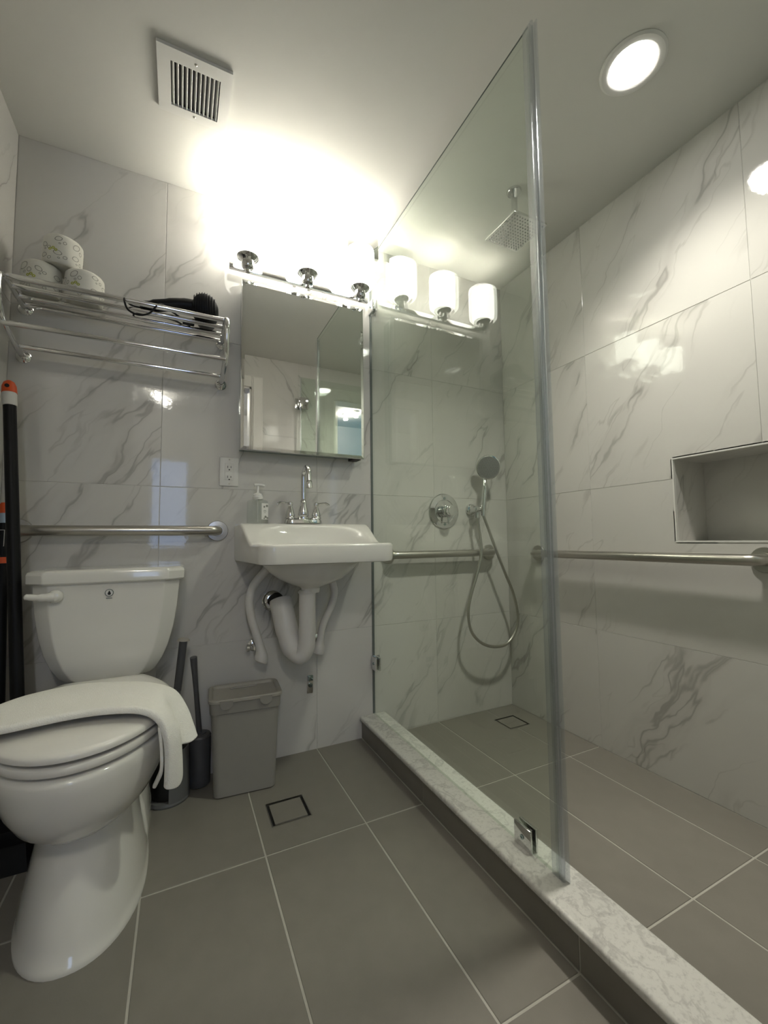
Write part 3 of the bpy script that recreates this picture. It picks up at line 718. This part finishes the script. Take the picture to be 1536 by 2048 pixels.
# ------------------------------------------------------------------ toilet paper rolls
def paper_roll(c, r, h, tilt, turn, label):
    t = thing('toilet_paper_roll', label, 'toilet paper', c, 'wrapped toilet paper rolls on the rack')
    c = Vector(c)
    M = Matrix.Translation(c) @ Matrix.Rotation(math.radians(tilt), 4, 'Y') @ Matrix.Rotation(turn, 4, 'Z')
    bm = NB(); prof = [(.018, .005), (r*.72, .003), (r*.90, .002), (r*.98, .008), (r, .02), (r*1.005, h*.5), (r, h-.02), (r*.98, h-.007), (r*.90, h-.001), (r*.72, h), (.022, h-.004), (.014, h-.012)]
    lathe(bm, prof, (0, 0, 0), seg=36)
    for v in bm.verts:
        a = math.atan2(v.co.y, v.co.x); k = 1+.010*math.sin(5*a+v.co.z*40)+.006*math.sin(11*a)
        v.co.x *= k; v.co.y *= k
    bmesh.ops.transform(bm, matrix=M, verts=bm.verts[:]); wr_ = obj('wrapper', bm, PAPER, t, 60)
    def leaf(bm, a0, z0, L, w, ang, th=.0015):
        n = 14; ring_o, ring_i = [], []
        for k in range(n):
            p = 2*PI*k/n; e = .75
            u = L/2*math.cos(p); v = w/2*math.sin(p)*(abs(math.sin(p))**.3)
            for lst, s in ((ring_o, 1), (ring_i, 1-2*th/min(L, w))):
                uu = (u*math.cos(ang)-v*math.sin(ang))*s; vv = (u*math.sin(ang)+v*math.cos(ang))*s
                a = a0+uu/r; z = z0+vv; rr_ = (r*1.006)*(1+.010*math.sin(5*a+z*40)+.006*math.sin(11*a)) + .0006
                lst.append(Vector((rr_*math.cos(a), rr_*math.sin(a), z)))
        ring_loft(bm, [ring_o, ring_i], False, False)
    bm = NB(); rg = random.Random(int(c.x*1000))
    for k in range(7):
        a0 = 2*PI*k/7 + rg.uniform(-.15, .15)
        for z0 in (h*.28+rg.uniform(-.01, .01), h*.70+rg.uniform(-.012, .012)):
            an = rg.uniform(-.8, .9); s = rg.uniform(.8, 1.15)
            leaf(bm, a0, z0, .027*s, .018*s, an)
            leaf(bm, a0+.022*s/r*math.cos(an), z0-.012*s, .014*s, .012*s, an+.8)
            if rg.random() < .5: leaf(bm, a0+.004/r, z0-.018*s, .008*s, .007*s, an)
    bmesh.ops.transform(bm, matrix=M, verts=bm.verts[:]); lp = obj('leaf_print', bm, INK, wr_, 0)
    lp['kind'] = 'stuff'; lp['label'] = 'grey outline leaves printed on the wrapper'
    bm = NB(); a0 = -2.0-turn
    for da, dz in ((0, 0), (.16, .004), (.30, -.002)): leaf(bm, a0+da, h*.42+dz, .010, .010, .4, .003)
    bmesh.ops.transform(bm, matrix=M, verts=bm.verts[:]); obj('green_print', bm, GREENI, wr_, 0)
paper_roll((.104, -.092, 1.6895), .054, .100, 0, .3, 'wrapped paper roll on the rack in the wall corner, leaning under another roll')
paper_roll((.222, -.096, 1.6895), .056, .098, 0, 1.7, 'wrapped paper roll on the rack on the hair dryer side')
paper_roll((.157, -.096, 1.7895), .055, .100, 2, 3.9, 'wrapped paper roll stacked on top of two others')

# ------------------------------------------------------------------ hair dryer
hd = thing('hair_dryer', 'black hair dryer with coiled cord lying on the chrome rack', 'hair dryer', (.55, -.12, 1.70))
dc = Vector((.596, -.180, 1.737)); dax = Vector((.10, 1, 0)).normalized()
bm = NB(); lathe(bm, [(.034, -.004), (.042, .006), (.046, .025), (.046, .06), (.040, .10), (.034, .135), (.030, .138), (.028, .11)], dc, dax, 32); br = obj('barrel', bm, BLACKP, hd)
bm = NB(); dome(bm, dc-dax*.002, .040, .020, -dax, 28, 6); ik = obj('intake_cap', bm, BLACKM, hd)
u_, v_ = Vector((1, 0, 0)), Vector((0, 0, 1))
for k in range(9):
    off = -.034+.0085*k; pts = []
    for j in range(9):
        b = -1+2*j/8; hh_ = math.sqrt(max(0, .043**2-off**2))
        q = (off**2+(b*hh_)**2)/.043**2
        pts.append(dc - dax*(.003+.022*math.sqrt(max(0, 1-q))) + u_*off + v_*b*hh_)
    bm = NB(); tube(bm, pts, .0017, 6); obj('grille_fin', bm, BLACKP, hd)
bm = NB(); tube(bm, spline([dc+Vector((-.030, .034, .002)), dc+Vector((-.065, .034, .000)), dc+Vector((-.110, .034, -.010)), dc+Vector((-.160, .036, -.024)), dc+Vector((-.205, .040, -.034))], 4), [.024]*5+[.023]*4+[.021]*4+[.017]*3+[.010], 16); obj('handle', bm, BLACKP, hd)
bm = NB()
cord = [dc+Vector((-.200, .045, -.036)), (.365, -.16, 1.691), (.352, -.215, 1.681), (.362, -.218, 1.646), (.392, -.222, 1.631), (.425, -.218, 1.646), (.455, -.205, 1.692), (.49, -.165, 1.694), (.53, -.13, 1.689), (.55, -.10, 1.688), (.50, -.075, 1.688), (.42, -.065, 1.686), (.38, -.075, 1.685), (.37, -.105, 1.687), (.42, -.12, 1.689), (.50, -.11, 1.690), (.54, -.075, 1.686)]
tube(bm, spline(cord, 6), .0032, 8); obj('power_cord', bm, BLACKP, hd)
bm = NB(); box(bm, .525, .565, -.125, -.10, 1.684, 1.704, .004); obj('plug', bm, BLACKP, hd)

# ------------------------------------------------------------------ toilet
TX = .336
to = thing('toilet', 'white two-piece toilet with closed lid', 'toilet', (TX, -.38, 0))
def tank_ring(hw, yf, cx, cy, z, yb=-.018):
    """plan of the tank: chamfered front corners, small roundings"""
    P = [(-hw, yb), (hw, yb), (hw, yf+cy), (hw-cx, yf), (-hw+cx, yf), (-hw, yf+cy)]; out = []
    n = len(P)
    for i in range(n):
        p = Vector(P[i]); a = Vector(P[i-1]); b = Vector(P[(i+1) % n]); r = .0045
        d0 = (a-p).normalized(); d1 = (b-p).normalized()
        for t in (0, .25, .5, .75, 1):
            q = (1-t)**2*(p+d0*r) + 2*t*(1-t)*p + t*t*(p+d1*r); out.append(Vector((TX+q.x, q.y, z)))
    return out
bm = NB()
ring_loft(bm, [tank_ring(*q) for q in ((.098, -.180, .030, .022, .452), (.116, -.192, .034, .026, .4545), (.130, -.200, .036, .028, .466), (.150, -.210, .038, .030, .500), (.166, -.216, .040, .032, .540), (.181, -.221, .042, .034, .600), (.191, -.225, .043, .035, .670), (.198, -.228, .044, .036, .757))])
tk = obj('tank', bm, CERAM, to, 28)
bm = NB()
ring_loft(bm, [tank_ring(*q, yb=-.012) for q in ((.206, -.236, .046, .038, .7555), (.211, -.241, .047, .038, .760), (.212, -.242, .047, .038, .784), (.209, -.239, .047, .038, .792), (.200, -.230, .045, .036, .7965), (.180, -.215, .042, .034, .798))])
obj('tank_lid', bm, CERAM, to, 28)
bm = NB(); lathe(bm, [(.020, 0), (.020, .006), (.018, .014), (.012, .020), (0, .022)], (.204, -.229, .722), (0, -1, 0), 20)
tube(bm, spline([(.204, -.243, .722), (.180, -.247, .722), (.155, -.249, .724), (.136, -.248, .727)], 4), [.014]*3+[.012]*3+[.0095]*4+[.0085]*2+[.005], 12); obj('flush_lever', bm, CERAM, to)
em = NB(); lathe(em, [(.0125, .0), (.0125, .0006), (0, .0007)], (TX+.002, -.2283, .724), (0, -1, 0), 28); e1 = obj('emblem', em, LABELM, tk)
em = NB(); lathe(em, [(.0118, .0007), (.0118, .0010), (.0096, .0010), (.0096, .0007)], (TX+.002, -.2283, .724), (0, -1, 0), 28, False, False); obj('emblem_ring', em, DCHROME, e1)
em = NB(); dp_ = [(0, .0075), (.0022, .003), (.0042, -.001), (.0040, -.0042), (.0022, -.0060), (0, -.0066), (-.0022, -.0060), (-.0040, -.0042), (-.0042, -.001), (-.0022, .003)]
ring_loft(em, [[Vector((TX+.002+a, -.2290, .724+b)) for a, b in dp_], [Vector((TX+.002+a, -.2296, .724+b)) for a, b in dp_]]); obj('emblem_drop', em, BLACKM, e1, 0)
em = NB(); box(em, TX-.006, TX+.010, -.2290, -.2284, .7065, .7085); obj('emblem_text_bar', em, DCHROME, e1, 0)
def egg(cy, a, bf, bb, z, n=48, p=2.0):
    out = []
    for k in range(n):
        t = 2*PI*k/n; s, c = math.sin(t), math.cos(t)
        sx = math.copysign(abs(s)**(2/p), s); cx_ = math.copysign(abs(c)**(2/p), c)
        out.append(Vector((TX + a*sx, cy - (bf if c > 0 else bb)*cx_, z)))
    return out
bm = NB()
BR = [(-.41, .134, .262, .30, 0, 2.2), (-.41, .134, .262, .30, .010, 2.2), (-.41, .131, .257, .295, .014, 2.2), (-.41, .129, .250, .29, .04, 2.2), (-.41, .118, .226, .28, .10, 2.15), (-.41, .108, .203, .27, .16, 2.1), (-.41, .102, .186, .26, .205, 2.1), (-.41, .101, .184, .255, .225, 2.1),
      (-.412, .108, .198, .25, .232, 2.05), (-.42, .128, .234, .245, .248, 2.0), (-.43, .148, .262, .24, .275, 2.0), (-.438, .164, .280, .235, .31, 2.0), (-.444, .176, .290, .23, .35, 2.0), (-.448, .182, .294, .225, .385, 2.0), (-.450, .184, .295, .22, .405, 2.0), (-.450, .181, .292, .217, .414, 2.0), (-.450, .170, .28, .205, .4175, 2.0)]
ring_loft(bm, [egg(c, a, f, b, z, 56, p) for c, a, f, b, z, p in BR]); obj('bowl', bm, CERAM, to, 60)
bm = NB()
ring_loft(bm, [rrect(hx, .110, .03, TX, -.135, z, 5) for hx, z in ((.075, .24), (.085, .30), (.092, .38), (.094, .42), (.094, .448), (.088, .4535))]); obj('tank_deck', bm, CERAM, to, 50)
bm = NB()
ring_loft(bm, [rrect(a, b, .02, TX, -.255, z, 5) for a, b, z in ((.128, .10, .0), (.128, .10, .06), (.118, .092, .12), (.104, .085, .16))]); obj('trapway', bm, CERAM, to, 50)
def seat_ring(a, bf, yb, hwb, cy, z, n=40):
    out = []
    for k in range(n+1):                       # front half ellipse
        t = -PI/2 + PI*k/n; out.append(Vector((TX + a*math.sin(t), cy - bf*math.cos(t), z)))
    for k in range(1, 9):                      # right side back to hinge, straight back, left side
        t = k/9; q = (1-t)**2*Vector((a, cy)) + 2*t*(1-t)*Vector((a*.98, cy+.12)) + t*t*Vector((hwb, yb)); out.append(Vector((TX+q.x, q.y, z)))
    out += [Vector((TX+hwb, yb, z)), Vector((TX-hwb, yb, z))]
    for k in range(8, 0, -1):
        t = k/9; q = (1-t)**2*Vector((a, cy)) + 2*t*(1-t)*Vector((a*.98, cy+.12)) + t*t*Vector((hwb, yb)); out.append(Vector((TX-q.x, q.y, z)))
    return out
bm = NB()
ring_loft(bm, [seat_ring(.178+d, .272+d, -.252, .105, -.465, z) for d, z in ((-.012, .4240), (.003, .4245), (.006, .4275), (.006, .439), (.004, .4415), (-.006, .4425))]); obj('seat', bm, SEATP, to, 50)
bm = NB()
ring_loft(bm, [seat_ring(.180+d, .274+d, -.245-max(0, -d)*.3, .105+min(0, d)*.6, -.465, z) for d, z in ((-.022, .4505), (.003, .4508), (.006, .4525), (.007, .460), (.004, .4650), (-.006, .4690), (-.04, .4725), (-.09, .4745), (-.14, .475))]); obj('lid', bm, SEATP, to, 50)
for s in (-1, 1):
    bm = NB(); box(bm, TX+s*.070-.016, TX+s*.070+.016, -.262, -.236, .420, .458, .005); obj('hinge', bm, SEATP, to)

# ------------------------------------------------------------------ towel
bm = NB()
Fe = [(.118, -.612, .415), (.132, -.624, .462), (.160, -.634, .4835), (.210, -.643, .486), (.330, -.632, .487), (.420, -.646, .487), (.468, -.660, .482), (.496, -.668, .460), (.508, -.668, .415), (.510, -.662, .360), (.508, -.652, .318)]
Be = [(.112, -.440, .415), (.128, -.446, .462), (.155, -.452, .4835), (.200, -.402, .488), (.290, -.376, .489), (.400, -.412, .489), (.470, -.448, .488), (.520, -.490, .478), (.549, -.520, .440), (.566, -.536, .400), (.578, -.548, .368)]
nF = spline(Fe, 6); nB = spline(Be, 6); nv = 18; G = []
rg = random.Random(3)
for i, (a, b) in enumerate(zip(nF, nB)):
    s = i/(len(nF)-1); row = []; a = a + Vector((0, 0, .004)); b = b + Vector((0, 0, .004))
    for j in range(nv+1):
        t = j/nv; p = a.lerp(b, t)
        hang = sm(.62, .80, s)
        p.z += (1-hang)*(.006*math.sin(PI*t) + .0022*math.sin(9*t+3*s) + .0016*math.sin(17*s+6*t)) + .006*math.exp(-(t/.10)**2)*(1-hang)
        # hanging folds: deep valley between front roll and back flap, pointed lower edge
        fold = math.sin(PI*t*2.2+.2)
        p.x += hang*(.016*fold*math.exp(-((t-.35)/.5)**2))
        p.z -= hang*sm(.82, 1, s)*(.030*math.exp(-((t-.20)/.20)**2) - .024*math.exp(-((t-.58)/.18)**2))
        row.append(bm.verts.new(p))
    G.append(row)
for A, B in zip(G, G[1:]):
    for j in range(nv): bm.faces.new((A[j], A[j+1], B[j+1], B[j]))
tw = tag(obj('hand_towel', bm, TOWEL), 'folded white cotton towel draped over the toilet lid', 'towel')
md = tw.modifiers.new('thickness', 'SOLIDIFY'); md.thickness = .017; md.offset = 0
md = tw.modifiers.new('round', 'SUBSURF'); md.levels = 1; md.render_levels = 2
# the rear strip that peeks out below the bowl edge
bm = NB()
for dy, off in ((0, 0),):
    a = [(.497, -.640, .455), (.503, -.640, .40), (.503, -.636, .350), (.496, -.628, .325), (.488, -.62, .305)]
    P = spline(a, 5); L0, L1 = [], []
    n = len(P); G = []
    for i, p in enumerate(P):
        wdt = .026*(1-.65*(i/(n-1)))
        G.append([bm.verts.new(p+Vector((0, wdt*(j/4-.5)*2, .002*math.sin(j)))) for j in range(5)])
    for A, B in zip(G, G[1:]):
        for j in range(4): bm.faces.new((A[j], A[j+1], B[j+1], B[j]))
st = obj('inner_fold', bm, TOWEL, tw)
md = st.modifiers.new('thickness', 'SOLIDIFY'); md.thickness = .008; md.offset = 0
md = st.modifiers.new('round', 'SUBSURF'); md.levels = 1; md.render_levels = 2

# ------------------------------------------------------------------ waste bin
bn = thing('waste_bin', 'slim taupe plastic waste bin with recessed lid', 'waste bin', (.752, -.135, 0))
bxc, byc, brot = .758, -.128, math.radians(-4)
def br_(hx, hy, r, z, n=5): return rrect(hx, hy, r, bxc, byc, z, n, brot)
bm = NB(); ring_loft(bm, [br_(.096, .062, .016, .001), br_(.103, .068, .020, .004), br_(.114, .077, .022, .285), br_(.114, .077, .022, .286)]); obj('body', bm, TAUPE, bn)
bm = NB(); ring_loft(bm, [br_(.115, .078, .022, .284), br_(.119, .082, .023, .286), br_(.121, .084, .024, .322), br_(.117, .080, .022, .322)], True, True); obj('collar', bm, TAUPE, bn)
bm = NB(); ring_loft(bm, [br_(.122, .085, .024, .3215), br_(.125, .088, .026, .324), br_(.125, .088, .026, .332), br_(.122, .085, .024, .335), br_(.115, .078, .020, .335), br_(.112, .075, .019, .333), br_(.109, .072, .018, .3255), br_(.107, .070, .018, .3245)]); ld_ = obj('lid', bm, TAUPEL, bn)
RM = Matrix.Translation((bxc, byc, 0)) @ Matrix.Rotation(brot, 4, 'Z')
bm = NB(); box(bm, -.05, .045, .048, .056, .3245, .331, .002); bmesh.ops.transform(bm, matrix=RM, verts=bm.verts[:]); obj('grip_bar', bm, TAUPEL, ld_)
for dx in (-.066, .066):
    bm = NB(); rings = []
    for yy in (-.083, -.0905):
        rings.append([Vector((dx+.021*math.cos(a), yy, .322+.020*math.sin(a))) for a in [PI+PI*k/10 for k in range(11)]] + [Vector((dx+.021, yy, .331)), Vector((dx-.021, yy, .331))])
    ring_loft(bm, rings); bmesh.ops.transform(bm, matrix=RM, verts=bm.verts[:]); obj('latch_tab', bm, TAUPE, bn)

# ------------------------------------------------------------------ plunger with caddy, toilet brush
pc = (.512, -.100)
cd_ = thing('plunger_caddy', 'grey open-fronted plunger caddy behind the toilet', 'plunger caddy', (pc[0], pc[1], 0))
bm = NB(); lathe(bm, [(.066, .0), (.068, .006), (.065, .014), (.050, .016), (.0, .016)], (pc[0], pc[1], 0), seg=40); obj('base', bm, MGREY, cd_)
bm = NB(); Ro, Ri = [], []; N = 30; a0, a1 = math.radians(-88), math.radians(150)
rings = []
for z, r in ((.012, .066), (.06, .065), (.12, .063), (.170, .061)):
    o_ = [Vector((pc[0]+r*math.cos(a0+(a1-a0)*k/N), pc[1]+r*math.sin(a0+(a1-a0)*k/N), z)) for k in range(N+1)]
    i_ = [Vector((pc[0]+(r-.004)*math.cos(a0+(a1-a0)*k/N), pc[1]+(r-.004)*math.sin(a0+(a1-a0)*k/N), z)) for k in range(N, -1, -1)]
    rings.append(o_+i_)
ring_loft(bm, rings); obj('shell', bm, MGREY, cd_)
pl = thing('plunger', 'black rubber plunger with grey handle and pale round end cap', 'plunger', (pc[0], pc[1], .016))
bm = NB(); lathe(bm, [(.044, .0165), (.054, .020), (.056, .035), (.054, .050), (.052, .080), (.042, .105), (.024, .118), (.020, .140), (.014, .142)], (pc[0], pc[1], 0), seg=32); obj('cup', bm, RUBBER, pl)
top = Vector((.551, -.110, .545)); bot = Vector((pc[0], pc[1], .13))
bm = NB(); tube(bm, [bot, bot.lerp(top, .55)], .0115, 16); obj('handle', bm, MGREY, pl)
bm = NB(); tube(bm, [bot.lerp(top, .55), bot.lerp(top, .97)], [.0125, .0135], 16); obj('grip', bm, DGREY, pl)
bm = NB(); dome(bm, bot.lerp(top, .965), .021, .010, top-bot, 20, 4); obj('end_cap', bm, TAUPEL, pl)
bc = (.610, -.054)
bh = thing('toilet_brush_holder', 'dark grey round toilet brush holder beside the waste bin', 'brush holder', (bc[0], bc[1], 0))
bm = NB(); lathe(bm, [(.036, 0), (.039, .004), (.0385, .165), (.0395, .170), (.036, .176), (.012, .180), (.010, .176)], (bc[0], bc[1], 0), seg=36); obj('cup', bm, DGREY, bh)
tb = thing('toilet_brush', 'slim dark grey toilet brush handle standing in its holder', 'toilet brush', (bc[0], bc[1], .17))
bm = NB(); q0 = Vector((bc[0], bc[1], .170)); q1 = Vector((.583, -.112, .468))
tube(bm, [q0.lerp(q1, t) for t in (0, .3, .6, .8, .92, 1.0)], [.0095, .0088, .0085, .0095, .0115, .0120], 16); obj('handle', bm, DGREY, tb)
bm = NB(); lathe(bm, [(.012, 0), (.022, .004), (.022, .010), (.010, .012)], (bc[0], bc[1], .172), seg=24); obj('splash_cap', bm, DGREY, tb)

# ------------------------------------------------------------------ broom and dustpan in the corner
bo = thing('broom', 'black broom with orange-tipped handle leaning in the corner', 'broom', (.145, -.237, 0))
p0 = Vector((.148, -.236, .10)); p1 = Vector((.0375, -.105, 1.392))
def al(t): return p0.lerp(p1, t)
bm = NB(); tube(bm, [al(0), al(.938)], .0165, 20); obj('handle', bm, BLACKP, bo)
bm = NB(); tube(bm, [al(.936), al(.970)], .0185, 20); obj('white_band', bm, WHITEP, bo)
bm = NB(); tube(bm, [al(.968), al(.985), al(.995), al(1.0)], [.0195, .0185, .014, .006], 20); oc = obj('hanging_cap', bm, ORANGE, bo)
bm = NB(); lathe(bm, [(.006, 0), (.006, .0205)], al(.983), (0, -1, 0), 14); obj('cap_hole', bm, BLACKM, oc)
bm = NB(); box(bm, .098, .176, -.285, -.120, .070, .112, .008); obj('broom_head', bm, BLACKP, bo)
bm = NB(); ring_loft(bm, [[Vector((x, y, z)) for x, y in ((.137-a, -.202-b), (.137+a, -.202-b), (.137+a, -.202+b), (.137-a, -.202+b))] for a, b, z in ((.042, .088, .0005), (.034, .078, .075))]); bt = obj('bristles', bm, RUBBER, bo, 0); bt['kind'] = 'stuff'
dpn = thing('dustpan', 'black long-handled dustpan with orange clip leaning in the corner', 'dustpan', (.06, -.13, 0))
p0 = Vector((.066, -.130, .07)); p1 = Vector((.0235, -.050, 1.010))
bm = NB(); tube(bm, [al(0), al(.935)], .0135, 18); obj('handle', bm, BLACKP, dpn)
bm = NB(); tube(bm, [al(.930), al(.965)], .0150, 18); obj('pale_band', bm, PALEB, dpn)
bm = NB(); tube(bm, [al(.963), al(.985), al(1.0)], [.0155, .0150, .007], 18); obj('hanging_cap', bm, ORANGE, dpn)
q = al(.80); bm = NB(); tube(bm, [al(.795), al(.815)], .0175, 18); box(bm, q.x, q.x+.026, q.y-.012, q.y+.012, q.z-.002, q.z+.015, .003); obj('broom_clip', bm, ORANGE, dpn)
q = al(.88); bm = NB()
for (a, b, c, d) in ((-.007, .007, -.026, -.0245), (-.007, .007, .0245, .026), (-.007, -.0058, -.026, .026), (.0058, .007, -.026, .026)): box(bm, q.x+a, q.x+b, q.y-.0150, q.y-.0130, q.z+c, q.z+d)
obj('label_outline', bm, WHITEP, dpn, 0)
bm = NB(); ring_loft(bm, [[Vector((.012, -.030, z)), Vector((.092, -.030, z)), Vector((.092, -.030-d, z)), Vector((.012, -.030-d, z))] for z, d in ((.0005, .155), (.004, .158), (.05, .11), (.085, .10))]); obj('pan', bm, BLACKP, dpn, 0)
